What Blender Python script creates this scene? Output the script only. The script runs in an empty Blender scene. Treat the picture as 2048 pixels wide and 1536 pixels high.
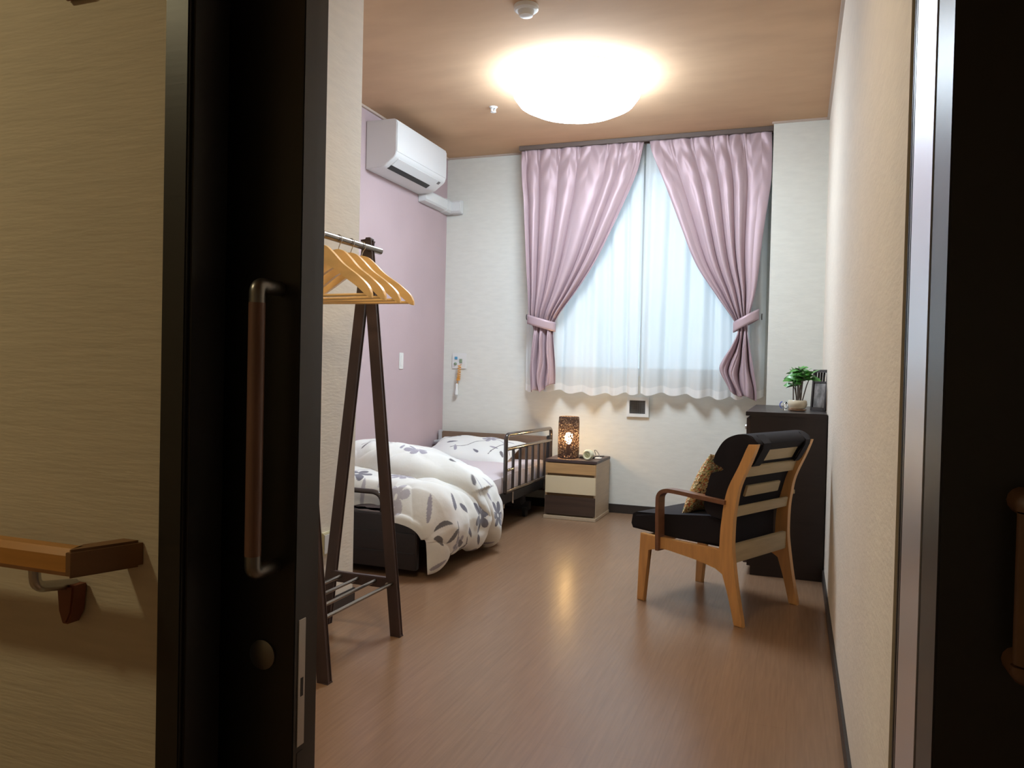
import bpy, bmesh, math, random
import numpy as np
from mathutils import Vector, Matrix
random.seed(7)
PI = math.pi
S = bpy.context.scene
C = S.collection

# ------------------------------------------------------------------ camera, light, exposure
YAW, PITCH, ROLL, FPX, HC = .3487, -.0173, .0228, 1563.8, .96
f_ = Vector((-math.sin(YAW)*math.cos(PITCH), math.cos(YAW)*math.cos(PITCH), math.sin(PITCH)))
r_ = Vector((math.cos(YAW), math.sin(YAW), 0)); u_ = r_.cross(f_)
right = r_*math.cos(ROLL)+u_*math.sin(ROLL); up = -r_*math.sin(ROLL)+u_*math.cos(ROLL)
cd = bpy.data.cameras.new('camera'); cam = bpy.data.objects.new('camera', cd); C.objects.link(cam)
cam.matrix_world = Matrix(((right.x, up.x, -f_.x, 0), (right.y, up.y, -f_.y, 0), (right.z, up.z, -f_.z, HC), (0, 0, 0, 1)))
cd.sensor_width = 36; cd.lens = FPX/2048*36; cd.clip_start = .02
S.camera = cam
vs = S.view_settings
vs.view_transform = 'Standard'; vs.look = 'None'; vs.gamma = 1; vs.use_curve_mapping = False
vs.exposure = 0.0
w = bpy.data.worlds.new('dusk'); S.world = w; w.use_nodes = True
w.node_tree.nodes['Background'].inputs[0].default_value = (.55, .80, 1, 1)
w.node_tree.nodes['Background'].inputs[1].default_value = 1.9
LAMP_E, LAMP_C = 43.0, (.73, .87, 1)      # ceiling lamp diffuser
HALL_E, HALL_C = 130.0, (1, .87, .53)       # corridor ceiling lamp, out of view
BULB_E, BULB_C = 420.0, (1, .62, .25)     # bulb of the bedside lamp
ENTRY_E, ENTRY_C = 85.0, (1, .80, .52)    # warm downlight just inside the door, above the view
D, XR, XL, H = 5.285, .145, -2.465, 2.515  # back wall, right wall, left wall, ceiling
YF, YC = 1.29, .95                         # room face and corridor face of the door wall

# ------------------------------------------------------------------ materials
def mat(name, col, rough=.6, metal=0, spec=.5, bump=None, var=None, coat=0, emit=None, sheen=0):
    """bump=(sx,sy,sz,strength,dist)  var=(sx,sy,sz,amount) procedural noise in object space"""
    m = bpy.data.materials.new(name); m.use_nodes = True
    nt = m.node_tree; b = nt.nodes['Principled BSDF']
    b.inputs['Base Color'].default_value = (*col, 1); b.inputs['Roughness'].default_value = rough
    b.inputs['Metallic'].default_value = metal; b.inputs['Specular IOR Level'].default_value = spec
    b.inputs['Coat Weight'].default_value = coat; b.inputs['Sheen Weight'].default_value = sheen
    if emit:
        b.inputs['Emission Color'].default_value = (*emit[0], 1); b.inputs['Emission Strength'].default_value = emit[1]
    tc = nt.nodes.new('ShaderNodeTexCoord')
    def noise(s, detail=3):
        mp = nt.nodes.new('ShaderNodeMapping'); mp.inputs['Scale'].default_value = s
        nt.links.new(tc.outputs['Object'], mp.inputs[0])
        n = nt.nodes.new('ShaderNodeTexNoise'); n.inputs['Scale'].default_value = 1; n.inputs['Detail'].default_value = detail
        nt.links.new(mp.outputs[0], n.inputs['Vector']); return n.outputs['Fac']
    if var:
        n = noise(var[:3]); mx = nt.nodes.new('ShaderNodeMix'); mx.data_type = 'RGBA'; mx.blend_type = 'MIX'
        a = var[3]
        mx.inputs[6].default_value = (*[c*(1-a) for c in col], 1); mx.inputs[7].default_value = (*[min(1, c*(1+a)) for c in col], 1)
        cr = nt.nodes.new('ShaderNodeMapRange'); cr.inputs[1].default_value = .3; cr.inputs[2].default_value = .7
        nt.links.new(n, cr.inputs[0]); nt.links.new(cr.outputs[0], mx.inputs[0]); nt.links.new(mx.outputs[2], b.inputs['Base Color'])
    if bump:
        n = noise(bump[:3], 4); bp = nt.nodes.new('ShaderNodeBump'); bp.inputs['Strength'].default_value = bump[3]; bp.inputs['Distance'].default_value = bump[4]
        nt.links.new(n, bp.inputs['Height']); nt.links.new(bp.outputs[0], b.inputs['Normal'])
    return m

M = {}
M['wall_back'] = mat('pale wallpaper', (.715, .715, .66), .85, bump=(40, 40, 160, .25, .002), var=(12, 12, 50, .03))
M['wall_cream'] = mat('cream wallpaper', (.74, .665, .565), .85, bump=(30, 30, 120, .35, .003), var=(10, 10, 45, .03))
M['wall_hall'] = mat('corridor wallpaper', (.62, .54, .42), .85, bump=(14, 14, 120, .35, .003), var=(8, 8, 70, .04))
M['wall_pink'] = mat('mauve wallpaper', (.50, .385, .40), .85, bump=(60, 60, 60, .2, .002), var=(3, 3, 3, .03))
M['ceiling'] = mat('brown paper ceiling', (.55, .36, .22), .9, bump=(40, 40, 40, .2, .002), var=(2.5, 7, 3, .06))
M['black_wood'] = mat('black brown wood', (.012, .010, .009), .38, bump=(6, 6, 90, .1, .001))
M['dark_wood'] = mat('dark brown wood', (.062, .038, .036), .42, var=(30, 30, 4, .15), bump=(90, 90, 6, .1, .001))
M['dresser'] = mat('black brown dresser wood', (.022, .015, .014), .4, var=(6, 6, 40, .15))
M['base'] = mat('dark skirting', (.03, .022, .018), .5)
M['oak'] = mat('golden oak', (.60, .32, .115), .42, var=(8, 60, 60, .12))
M['oak_v'] = mat('golden oak upright', (.62, .325, .115), .42, var=(50, 50, 6, .12))
M['hanger'] = mat('varnished lotus wood', (.88, .58, .25), .35, var=(10, 90, 30, .10))
M['slat'] = mat('pale beech slat', (.46, .35, .20), .5, var=(8, 8, 60, .08))
M['arm'] = mat('walnut arm', (.19, .085, .045), .35, var=(10, 50, 50, .12))
M['rail_wood'] = mat('honey wood handrail', (.50, .23, .055), .35, var=(3, 40, 60, .12))
M['rail_end'] = mat('brown handrail end', (.22, .11, .045), .5)
M['metal'] = mat('grey metal', (.55, .55, .55), .3, metal=1)
M['alu'] = mat('brushed aluminium', (.72, .72, .76), .34, metal=1, bump=(300, 300, 3, .05, .001))
M['brown_tube'] = mat('dark bronze tube', (.050, .036, .030), .22, metal=.15, coat=.4)
M['rod'] = mat('dark chrome rod', (.26, .23, .20), .25, metal=.9)
M['chrome'] = mat('chrome wire', (.6, .6, .6), .2, metal=1)
M['white'] = mat('white plastic', (.74, .74, .72), .4)
M['white_ac'] = mat('white moulded plastic', (.72, .73, .73), .35)
M['black'] = mat('black plastic', (.012, .012, .012), .5)
M['vent'] = mat('grey mesh', (.16, .155, .15), .5)
M['sheet'] = mat('pale mauve cotton', (.62, .545, .57), .9, bump=(25, 25, 25, .3, .006), sheen=.2)
M['black_fabric'] = mat('black upholstery', (.012, .010, .014), .9, spec=.3, bump=(250, 250, 250, .3, .001), sheen=.03)
M['headboard'] = mat('walnut headboard', (.18, .115, .075), .4, var=(4, 4, 50, .12))
M['grey_cap'] = mat('grey plastic cap', (.50, .49, .50), .45)
M['cream_drawer'] = mat('cream drawer', (.72, .61, .41), .5)
M['wood_drawer'] = mat('light oak drawer', (.50, .30, .13), .45, var=(5, 60, 60, .12))
M['dark_drawer'] = mat('dark stained drawer', (.055, .032, .022), .5, var=(5, 60, 60, .2))
M['nw_side'] = mat('pale ash board', (.50, .39, .27), .5, var=(60, 5, 60, .06))
M['nw_gap'] = mat('drawer recess', (.20, .13, .07), .6)
M['clock'] = mat('cream clock body', (.76, .72, .50), .4)
M['clock_face'] = mat('olive clock face', (.42, .40, .20), .5)
M['pot'] = mat('cream glazed pot', (.66, .57, .42), .3)
M['saucer'] = mat('terracotta saucer', (.42, .25, .15), .5)
M['soil'] = mat('dark soil', (.03, .02, .015), .9)
M['leaf'] = mat('glossy green leaf', (.075, .24, .05), .35, var=(25, 25, 25, .7))
M['stem'] = mat('plant stem', (.09, .07, .055), .6)
M['orange'] = mat('orange cord', (.75, .35, .06), .5)
M['blue_btn'] = mat('blue button', (.10, .35, .55), .5)
M['green_btn'] = mat('green grey button', (.25, .33, .22), .5)
M['redbrown'] = mat('red brown plastic', (.20, .065, .035), .5)
M['photo'] = mat('faded photo print', (.20, .185, .175), .35, var=(22, 22, 18, .8))
M['blue_glass'] = mat('blue glass', (.15, .2, .65), .08, spec=.8)
M['socket'] = mat('cream socket', (.66, .60, .40), .5)
M['lock'] = mat('satin steel', (.50, .49, .47), .35, metal=.7)
M['dim_wood'] = mat('dark honey wood', (.085, .036, .014), .45)
M['dull_metal'] = mat('dull grey metal', (.22, .21, .20), .35, metal=.9)
M['entry_on'] = mat('lit downlight', (.9, .9, .9), .5, emit=(ENTRY_C, ENTRY_E))
M['track'] = mat('brown curtain track', (.13, .095, .08), .5)
M['handle_wood'] = mat('brown wood grip', (.16, .08, .055), .4, var=(50, 50, 5, .12))
M['trim'] = mat('beige cornice trim', (.52, .42, .35), .5)
M['dark_metal'] = mat('black painted steel', (.025, .023, .025), .45)

def glass_mat(name, col=(1, 1, 1), rough=.02):
    m = bpy.data.materials.new(name); m.use_nodes = True; b = m.node_tree.nodes['Principled BSDF']
    b.inputs['Base Color'].default_value = (*col, 1); b.inputs['Roughness'].default_value = rough
    b.inputs['Transmission Weight'].default_value = 1; b.inputs['IOR'].default_value = 1.45; return m
M['clear_glass'] = glass_mat('clear glass')
def pane_mat():
    m = bpy.data.materials.new('window pane'); m.use_nodes = True; nt = m.node_tree; nt.nodes.clear()
    o = nt.nodes.new('ShaderNodeOutputMaterial'); mx = nt.nodes.new('ShaderNodeMixShader')
    t = nt.nodes.new('ShaderNodeBsdfTransparent'); g = nt.nodes.new('ShaderNodeBsdfGlossy'); g.inputs['Roughness'].default_value = .03
    fr = nt.nodes.new('ShaderNodeFresnel'); nt.links.new(fr.outputs[0], mx.inputs[0]); nt.links.new(t.outputs[0], mx.inputs[1]); nt.links.new(g.outputs[0], mx.inputs[2]); nt.links.new(mx.outputs[0], o.inputs[0]); return m
M['pane'] = pane_mat()
def floor_mat():
    m = mat('brown wood-look vinyl floor', (.30, .165, .095), .27, spec=.45)
    nt = m.node_tree; b = nt.nodes['Principled BSDF']
    tc = [n for n in nt.nodes if n.type == 'TEX_COORD'][0]
    mp = nt.nodes.new('ShaderNodeMapping'); mp.inputs['Rotation'].default_value = (0, 0, PI/2)
    br = nt.nodes.new('ShaderNodeTexBrick'); br.offset = .37; br.inputs['Scale'].default_value = 1
    br.inputs['Brick Width'].default_value = .9; br.inputs['Row Height'].default_value = .10; br.inputs['Mortar Size'].default_value = .0010
    br.inputs['Color1'].default_value = (.243, .142, .083, 1); br.inputs['Color2'].default_value = (.252, .147, .086, 1); br.inputs['Mortar'].default_value = (.225, .131, .077, 1)
    nt.links.new(tc.outputs['Object'], mp.inputs[0]); nt.links.new(mp.outputs[0], br.inputs['Vector'])
    mp2 = nt.nodes.new('ShaderNodeMapping'); mp2.inputs['Scale'].default_value = (110, 5, 1); nz = nt.nodes.new('ShaderNodeTexNoise'); nz.inputs['Scale'].default_value = 1; nz.inputs['Detail'].default_value = 4
    nt.links.new(tc.outputs['Object'], mp2.inputs[0]); nt.links.new(mp2.outputs[0], nz.inputs['Vector'])
    rr = nt.nodes.new('ShaderNodeMapRange'); rr.inputs[3].default_value = .80; rr.inputs[4].default_value = 1.15
    nt.links.new(nz.outputs['Fac'], rr.inputs[0])
    mx = nt.nodes.new('ShaderNodeMix'); mx.data_type = 'RGBA'; mx.blend_type = 'MULTIPLY'; mx.inputs[0].default_value = 1
    nt.links.new(br.outputs['Color'], mx.inputs[6]); nt.links.new(rr.outputs[0], mx.inputs[7]); nt.links.new(mx.outputs[2], b.inputs['Base Color'])
    bp = nt.nodes.new('ShaderNodeBump'); bp.inputs['Strength'].default_value = .12; bp.inputs['Distance'].default_value = .001
    nt.links.new(nz.outputs['Fac'], bp.inputs['Height']); nt.links.new(bp.outputs[0], b.inputs['Normal'])
    return m
M['floor'] = floor_mat()
def cloth_mat(name, col, transl, transp=0, rough=.6, glossy=0, band=None):
    m = bpy.data.materials.new(name); m.use_nodes = True; nt = m.node_tree; nt.nodes.clear()
    o = nt.nodes.new('ShaderNodeOutputMaterial')
    d = nt.nodes.new('ShaderNodeBsdfDiffuse'); d.inputs[0].default_value = (*col, 1)
    t = nt.nodes.new('ShaderNodeBsdfTranslucent'); t.inputs[0].default_value = (*col, 1)
    m1 = nt.nodes.new('ShaderNodeMixShader'); m1.inputs[0].default_value = transl
    nt.links.new(d.outputs[0], m1.inputs[1]); nt.links.new(t.outputs[0], m1.inputs[2]); last = m1
    if glossy:
        g = nt.nodes.new('ShaderNodeBsdfGlossy'); g.inputs['Roughness'].default_value = rough; g.inputs[0].default_value = (*[min(1, c*1.25) for c in col], 1)
        m3 = nt.nodes.new('ShaderNodeMixShader'); m3.inputs[0].default_value = glossy
        nt.links.new(last.outputs[0], m3.inputs[1]); nt.links.new(g.outputs[0], m3.inputs[2]); last = m3
    if transp:
        tp = nt.nodes.new('ShaderNodeBsdfTransparent'); m2 = nt.nodes.new('ShaderNodeMixShader'); m2.inputs[0].default_value = transp
        nt.links.new(last.outputs[0], m2.inputs[1]); nt.links.new(tp.outputs[0], m2.inputs[2]); last = m2
    nt.links.new(last.outputs[0], o.inputs[0]); return m
M['curtain'] = cloth_mat('dusty pink satin', (.485, .365, .395), .05, rough=.45, glossy=.16)
M['sheer'] = cloth_mat('white voile', (.90, .92, .92), .38, .12)
M['hem'] = cloth_mat('white voile hem', (.92, .92, .91), .25, .02)
def print_mat():
    m = mat('floral cotton print', (.7, .7, .68), .85, sheen=.2, bump=(18, 18, 18, .25, .01)); nt = m.node_tree
    a = nt.nodes.new('ShaderNodeVertexColor'); a.layer_name = 'print'; nt.links.new(a.outputs[0], nt.nodes['Principled BSDF'].inputs['Base Color']); return m
M['print'] = print_mat()
def tweed_mat():
    m = mat('orange tweed check', (.5, .25, .1), .9); nt = m.node_tree; b = nt.nodes['Principled BSDF']
    tc = [n for n in nt.nodes if n.type == 'TEX_COORD'][0]
    v = nt.nodes.new('ShaderNodeTexVoronoi'); v.inputs['Scale'].default_value = 150
    r = nt.nodes.new('ShaderNodeValToRGB'); e = r.color_ramp; e.interpolation = 'CONSTANT'
    cols = [(0, (.80, .62, .34)), (.30, (.62, .20, .10)), (.45, (.80, .66, .40)), (.68, (.70, .36, .12)), (.85, (.20, .11, .06)), (.91, (.45, .48, .20))]
    e.elements[0].color = (*cols[0][1], 1); e.elements[1].position = cols[1][0]; e.elements[1].color = (*cols[1][1], 1)
    for p, c in cols[2:]:
        x = e.elements.new(p); x.color = (*c, 1)
    nt.links.new(tc.outputs['Object'], v.inputs['Vector']); sp = nt.nodes.new('ShaderNodeSeparateColor'); nt.links.new(v.outputs['Color'], sp.inputs[0])
    nt.links.new(sp.outputs[0], r.inputs[0]); nt.links.new(r.outputs[0], b.inputs['Base Color'])
    bp = nt.nodes.new('ShaderNodeBump'); bp.inputs['Distance'].default_value = .004; nt.links.new(v.outputs['Distance'], bp.inputs['Height']); nt.links.new(bp.outputs[0], b.inputs['Normal'])
    return m
M['tweed'] = tweed_mat()
def shade_mat():
    m = mat('woven dark paper cord', (.022, .012, .009), .85); nt = m.node_tree; b = nt.nodes['Principled BSDF']; out = nt.nodes['Material Output']
    tc = [n for n in nt.nodes if n.type == 'TEX_COORD'][0]
    facs = []
    for s in ((420, 420, 90), (90, 90, 420)):
        mp = nt.nodes.new('ShaderNodeMapping'); mp.inputs['Scale'].default_value = s; n = nt.nodes.new('ShaderNodeTexNoise'); n.inputs['Scale'].default_value = 1; n.inputs['Detail'].default_value = 1
        nt.links.new(tc.outputs['Object'], mp.inputs[0]); nt.links.new(mp.outputs[0], n.inputs['Vector'])
        g = nt.nodes.new('ShaderNodeMath'); g.operation = 'GREATER_THAN'; g.inputs[1].default_value = .535; nt.links.new(n.outputs['Fac'], g.inputs[0]); facs.append(g)
    mu = nt.nodes.new('ShaderNodeMath'); mu.operation = 'MULTIPLY'; nt.links.new(facs[0].outputs[0], mu.inputs[0]); nt.links.new(facs[1].outputs[0], mu.inputs[1])
    tr = nt.nodes.new('ShaderNodeBsdfTransparent'); mx = nt.nodes.new('ShaderNodeMixShader')
    tl = nt.nodes.new('ShaderNodeBsdfTranslucent'); tl.inputs[0].default_value = (.35, .14, .05, 1); m0 = nt.nodes.new('ShaderNodeMixShader'); m0.inputs[0].default_value = .003
    nt.links.new(b.outputs[0], m0.inputs[1]); nt.links.new(tl.outputs[0], m0.inputs[2])
    nt.links.new(mu.outputs[0], mx.inputs[0]); nt.links.new(m0.outputs[0], mx.inputs[1]); nt.links.new(tr.outputs[0], mx.inputs[2]); nt.links.new(mx.outputs[0], out.inputs[0])
    return m
M['shade'] = shade_mat()
M['lamp_on'] = mat('lit diffuser', (.9, .9, .9), .5, emit=(LAMP_C, LAMP_E))
M['hall_on'] = mat('lit corridor diffuser', (.9, .9, .9), .5, emit=(HALL_C, HALL_E))
M['bulb'] = mat('lit bulb', (.9, .8, .6), .5, emit=(BULB_C, BULB_E))

# ------------------------------------------------------------------ geometry helpers
def B(): return bmesh.new()
def box(bm, x0, x1, y0, y1, z0, z1, bev=0, seg=2):
    r = bmesh.ops.create_cube(bm, size=1)['verts']
    for v in r: v.co = Vector((x0+(v.co.x+.5)*(x1-x0), y0+(v.co.y+.5)*(y1-y0), z0+(v.co.z+.5)*(z1-z0)))
    if bev:
        es = list({e for v in r for e in v.link_edges}); bmesh.ops.bevel(bm, geom=es, offset=bev, segments=seg, affect='EDGES', clamp_overlap=True)
    return bm
def beam(bm, p, q, w, d, side=(0, 1, 0), bev=.002):
    """bar from p to q; w across (perpendicular to side), d along side"""
    p, q = Vector(p), Vector(q); ax = (q-p).normalized(); s = Vector(side); s = (s-ax*s.dot(ax)).normalized(); t = ax.cross(s)
    r = bmesh.ops.create_cube(bm, size=1)['verts']; L = (q-p).length
    for v in r: v.co = p+ax*((v.co.z+.5)*L)+s*(v.co.y*d)+t*(v.co.x*w)
    if bev:
        es = list({e for v in r for e in v.link_edges}); bmesh.ops.bevel(bm, geom=es, offset=bev, segments=2, affect='EDGES', clamp_overlap=True)
    return bm
def tube(bm, pts, r, n=12, caps=True, closed=False):
    pts = [Vector(p) for p in pts]; N = len(pts); rings = []
    rr = r if isinstance(r, (list, tuple)) else [r]*N
    T0 = (pts[1]-pts[0]).normalized(); ref = Vector((0, 0, 1)) if abs(T0.z) < .9 else Vector((1, 0, 0))
    nrm = (ref-T0*ref.dot(T0)).normalized()
    for i in range(N):
        a = pts[i-1] if i else pts[0]; b = pts[i+1] if i < N-1 else pts[-1]; T = (b-a).normalized()
        nrm = (nrm-T*nrm.dot(T)).normalized(); bn = T.cross(nrm)
        rings.append([bm.verts.new(pts[i]+(nrm*math.cos(2*PI*k/n)+bn*math.sin(2*PI*k/n))*rr[i]) for k in range(n)])
    for i in range(N-1):
        for k in range(n): bm.faces.new((rings[i][k], rings[i][(k+1) % n], rings[i+1][(k+1) % n], rings[i+1][k]))
    if caps: bm.faces.new(rings[0][::-1]); bm.faces.new(rings[-1])
    return bm
def rounded(pts, r=.03, n=6):
    """polyline with filleted corners"""
    P = [Vector(p) for p in pts]; out = [P[0]]
    for i in range(1, len(P)-1):
        a = (P[i-1]-P[i]); b = (P[i+1]-P[i]); rr = min(r, a.length*.49, b.length*.49); A = P[i]+a.normalized()*rr; Bq = P[i]+b.normalized()*rr
        for k in range(n+1):
            t = k/n; out.append(A*(1-t)**2+P[i]*2*t*(1-t)+Bq*t*t)
    out.append(P[-1]); return out
def lathe(bm, prof, c=(0, 0, 0), n=32, axis='z', cap=False):
    rings = []
    for r, z in prof:
        ring = []
        for k in range(n):
            a = 2*PI*k/n; x, y = r*math.cos(a), r*math.sin(a)
            co = {'z': (x, y, z), 'y': (x, z, y), 'x': (z, x, y)}[axis]
            ring.append(bm.verts.new(Vector(c)+Vector(co)))
        rings.append(ring)
    for i in range(len(rings)-1):
        for k in range(n): bm.faces.new((rings[i][k], rings[i][(k+1) % n], rings[i+1][(k+1) % n], rings[i+1][k]))
    bm.faces.new(rings[0]); bm.faces.new(rings[-1][::-1])
    return bm
def prism(bm, poly, d0, d1, axis='y', bev=0):
    """poly in the plane normal to axis, extruded d0..d1"""
    def co(a, b, d): return {'y': (a, d, b), 'x': (d, a, b), 'z': (a, b, d)}[axis]
    A = [bm.verts.new(co(a, b, d0)) for a, b in poly]; Bv = [bm.verts.new(co(a, b, d1)) for a, b in poly]; n = len(poly)
    fs = [bm.faces.new(A), bm.faces.new(Bv[::-1])]+[bm.faces.new((A[i], A[(i+1) % n], Bv[(i+1) % n], Bv[i])) for i in range(n)]
    if bev:
        es = list({e for f in fs[:2] for e in f.edges}); bmesh.ops.bevel(bm, geom=es, offset=bev, segments=2, affect='EDGES', clamp_overlap=True)
    return bm
def catmull(P, n):
    P = [np.array(p, float) for p in P]; P = [2*P[0]-P[1]]+P+[2*P[-1]-P[-2]]; out = []
    for i in range(1, len(P)-2):
        for k in range(n):
            t = k/n; out.append(.5*((2*P[i])+(-P[i-1]+P[i+1])*t+(2*P[i-1]-5*P[i]+4*P[i+1]-P[i+2])*t*t+(-P[i-1]+3*P[i]-3*P[i+1]+P[i+2])*t**3))
    out.append(P[-2]); return out

def tagp(o, label=None, cat=None, group=None, kind=None):
    for k, v in (('label', label), ('category', cat), ('group', group), ('kind', kind)):
        if v: o[k] = v
    return o
def rootof(o):
    while o.parent: o = o.parent
    return o
def obj(name, bm, m, parent=None, smooth=True, local=False, sub=0):
    """link bm as one mesh. Coordinates are world, unless local (already in the root's frame)."""
    bmesh.ops.recalc_face_normals(bm, faces=bm.faces)
    off = Vector((0, 0, 0))
    if not parent:
        c = [v.co for v in bm.verts]; off = Vector(((min(v.x for v in c)+max(v.x for v in c))/2, (min(v.y for v in c)+max(v.y for v in c))/2, min(v.z for v in c)))
        bmesh.ops.translate(bm, vec=-off, verts=bm.verts)
    elif not local: bmesh.ops.translate(bm, vec=-rootof(parent).location, verts=bm.verts)
    me = bpy.data.meshes.new(name); bm.to_mesh(me); bm.free()
    o = bpy.data.objects.new(name, me); C.objects.link(o); o.location = off
    me.materials.append(M[m] if isinstance(m, str) else m)
    if parent: o.parent = parent
    if smooth:
        me.shade_smooth()
        try: me.set_sharp_from_angle(angle=math.radians(35))
        except Exception: pass
    if sub:
        md = o.modifiers.new('s', 'SUBSURF'); md.levels = sub; md.render_levels = sub
    return o
def thing(name, label, cat, loc, rz=0, group=None):
    o = bpy.data.objects.new(name, None); C.objects.link(o); o.location = loc; o.rotation_euler = (0, 0, rz); o.empty_display_size = .1
    return tagp(o, label, cat, group)
def struct(name, bm, m, parent=None, smooth=False):
    o = obj(name, bm, m, parent, smooth)
    if not parent: o['kind'] = 'structure'
    return o
def bx(*a, **k): return box(B(), *a, **k)

# ------------------------------------------------------------------ room shell
struct('floor', bx(-4.2, 1.6, -1.6, D+.15, -.08, 0), 'floor')
bm = B(); box(bm, XL-.12, XR+.12, YF-.05, D+.15, H, H+.1); box(bm, -4.2, 1.6, -1.6, YF-.05, H-.1, H)
struct('ceiling', bm, 'ceiling')
# back wall with the window opening
WX0, WX1, WZ0, WZ1 = -1.66, -.33, .95, 2.38
bm = B()
box(bm, XL, WX0, D, D+.15, 0, H); box(bm, WX1, XR, D, D+.15, 0, H); box(bm, WX0, WX1, D, D+.15, 0, WZ0); box(bm, WX0, WX1, D, D+.15, WZ1, H)
bmesh.ops.remove_doubles(bm, verts=bm.verts, dist=1e-5)
struct('wall_back', bm, 'wall_back')
struct('wall_left', bx(XL-.12, XL, 2.77-.1, D+.15, 0, H), 'wall_pink')
struct('wall_right', bx(XR, XR+.12, YF, D+.15, 0, H), 'wall_cream')
struct('wall_column', bx(-.172, XR, 5.055, D, 0, H), 'wall_back')              # boxed-in column in the corner
bm = B(); box(bm, -1.78, -1.68, YF, 2.77, 0, H); box(bm, XL, -1.78, 2.67, 2.77, 0, H)
struct('wall_partition', bm, 'wall_cream')
# door wall (pocket on the left)
bm = B(); box(bm, -4.2, -.913, YC, YC+.06, 0, H-.1); box(bm, -1.78, -.93, YF-.12, YF, 0, H); box(bm, -.93, XR, YC, YF, 2.06, H-.1); 
struct('wall_front', bm, 'wall_hall')
struct('wall_hall_right', bx(.34, 1.6, YC, YC+.06, 0, H-.1), 'wall_hall')
struct('wall_hall_back', bx(-4.2, 1.6, -1.6, -1.5, 0, H-.1), 'wall_hall')
bm = B(); box(bm, -4.2, -4.1, -1.5, YC, 0, H-.1)
struct('wall_hall_end', bm, 'wall_hall')
struct('wall_hall_side', bx(1.5, 1.6, -1.5, YC, 0, H-.1), 'wall_hall')
# skirting
bm = B(); box(bm, XL, -.172, D-.008, D, 0, .06, .002)
struct('baseboard_back', bm, 'base')
struct('baseboard_right', bx(XR-.008, XR, YF+.002, 5.055, 0, .06, .002), 'base')
struct('baseboard_left', bx(XL, XL+.008, 2.778, D-.008, 0, .06, .002), 'base')
bm = B(); box(bm, -1.68, -1.672, YF, 2.778, 0, .06, .002); box(bm, XL+.008, -1.672, 2.77, 2.778, 0, .06, .002)
struct('baseboard_partition', bm, 'base')
bm = B(); box(bm, -.18, -.172, 5.047, D-.008, 0, .06); box(bm, -.18, XR-.008, 5.047, 5.055, 0, .06)
struct('baseboard_column', bm, 'base')
# cornice trims
struct('trim_1', bx(XL, XL+.014, 2.77, D, H-.014, H), 'trim')
struct('trim_2', bx(XR-.014, XR, YF, 5.055, H-.014, H), 'trim')
struct('trim_3', bx(XL, -.172, D-.01, D, H-.012, H), 'trim')
struct('trim_4', bx(-.182, XR-.014, 5.043, 5.055, H-.012, H), 'trim')
# door jambs
bm = B(); box(bm, -.913, -.868, YC-.012, YC+.075, 0, 2.10, .002); box(bm, -.868, -.862, YC-.004, YC+.07, 0, 2.10)
box(bm, -.93, -.862, 1.115, YF+.006, 0, 2.10, .002)
struct('trim_5', bm, 'black_wood')
bm = B(); box(bm, .147, .34, YC-.012, 1.048, 0, 2.10, .002); box(bm, .150, .26, 1.048, 1.222, 0, 2.06); box(bm, .149, .26, 1.222, 1.296, 0, 2.10); box(bm, .145, .150, 1.222, 1.236, 0, 2.06); box(bm, .145, .150, 1.245, 1.249, 0, 2.06)
struct('trim_6', bm, 'black_wood')
struct('trim_7', bx(.1455, .152, 1.052, 1.221, 0, 2.06, .0005), 'alu')
struct('trim_8', bx(-.913, .34, YC-.012, YF+.006, 2.06, 2.12, .002), 'black_wood')

# window: frame, two panes
wn = bpy.data.objects.new('window_1', None); C.objects.link(wn); wn.location = ((WX0+WX1)/2, D+.08, WZ0); wn['kind'] = 'structure'
bm = B()
for a in ((WX0, WX0+.04, WZ0, WZ1), (WX1-.04, WX1, WZ0, WZ1), (WX0+.04, WX1-.04, WZ0, WZ0+.045), (WX0+.04, WX1-.04, WZ1-.045, WZ1), (-1.02, -.97, WZ0+.045, WZ1-.045)):
    box(bm, a[0], a[1], D+.07, D+.11, a[2], a[3])
obj('window_frame', bm, 'white', wn, smooth=False)
obj('window_pane', bx(WX0+.04, -1.02, D+.088, D+.092, WZ0+.045, WZ1-.045), 'pane', wn)
obj('window_pane', bx(-.97, WX1-.04, D+.088, D+.092, WZ0+.045, WZ1-.045), 'pane', wn)
obj('window_sill', bx(WX0, WX1, D-.005, D+.07, WZ0-.012, WZ0+.002, .002), 'white', wn)

# sliding door, mostly slid into its pocket
dr = thing('door_1', None, None, (-.80, 1.069, 0)); dr['kind'] = 'structure'
obj('door_panel', bx(-1.62, -.741, 1.05, 1.089, .012, 2.05, .0015), 'black_wood', dr)
obj('lock_plate', bx(-.7412, -.7395, 1.0595, 1.0790, .344, .551, .009, 4), 'lock', dr)
lp = dr.children[-1]
obj('latch_slot', bx(-.7396, -.7391, 1.0665, 1.0735, .425, .455), 'black', lp)
obj('edge_strip', bx(-.7412, -.7402, 1.0605, 1.0780, .18, .335, .004), 'black_wood', dr)
lathe(bm := B(), [(.024, 1.05), (.024, 1.046), (.018, 1.044), (.006, 1.043)], (-.80, 0, .491), 24, 'y'); obj('keyhole_cover', bm, 'dull_metal', dr)
hb = obj('handle', tube(B(), [(-.781, .995, .665), (-.781, .995, 1.055)], .0125, 20), 'handle_wood', dr)
for s, z0, z1 in ((1, 1.055, 1.082), (-1, .665, .638)):
    obj('handle_mount', tube(B(), rounded([(-.781, .995, z0), (-.781, .995, z1), (-.781, 1.05, z1)], .022, 8), .0122, 18), 'dull_metal', hb)

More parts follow.
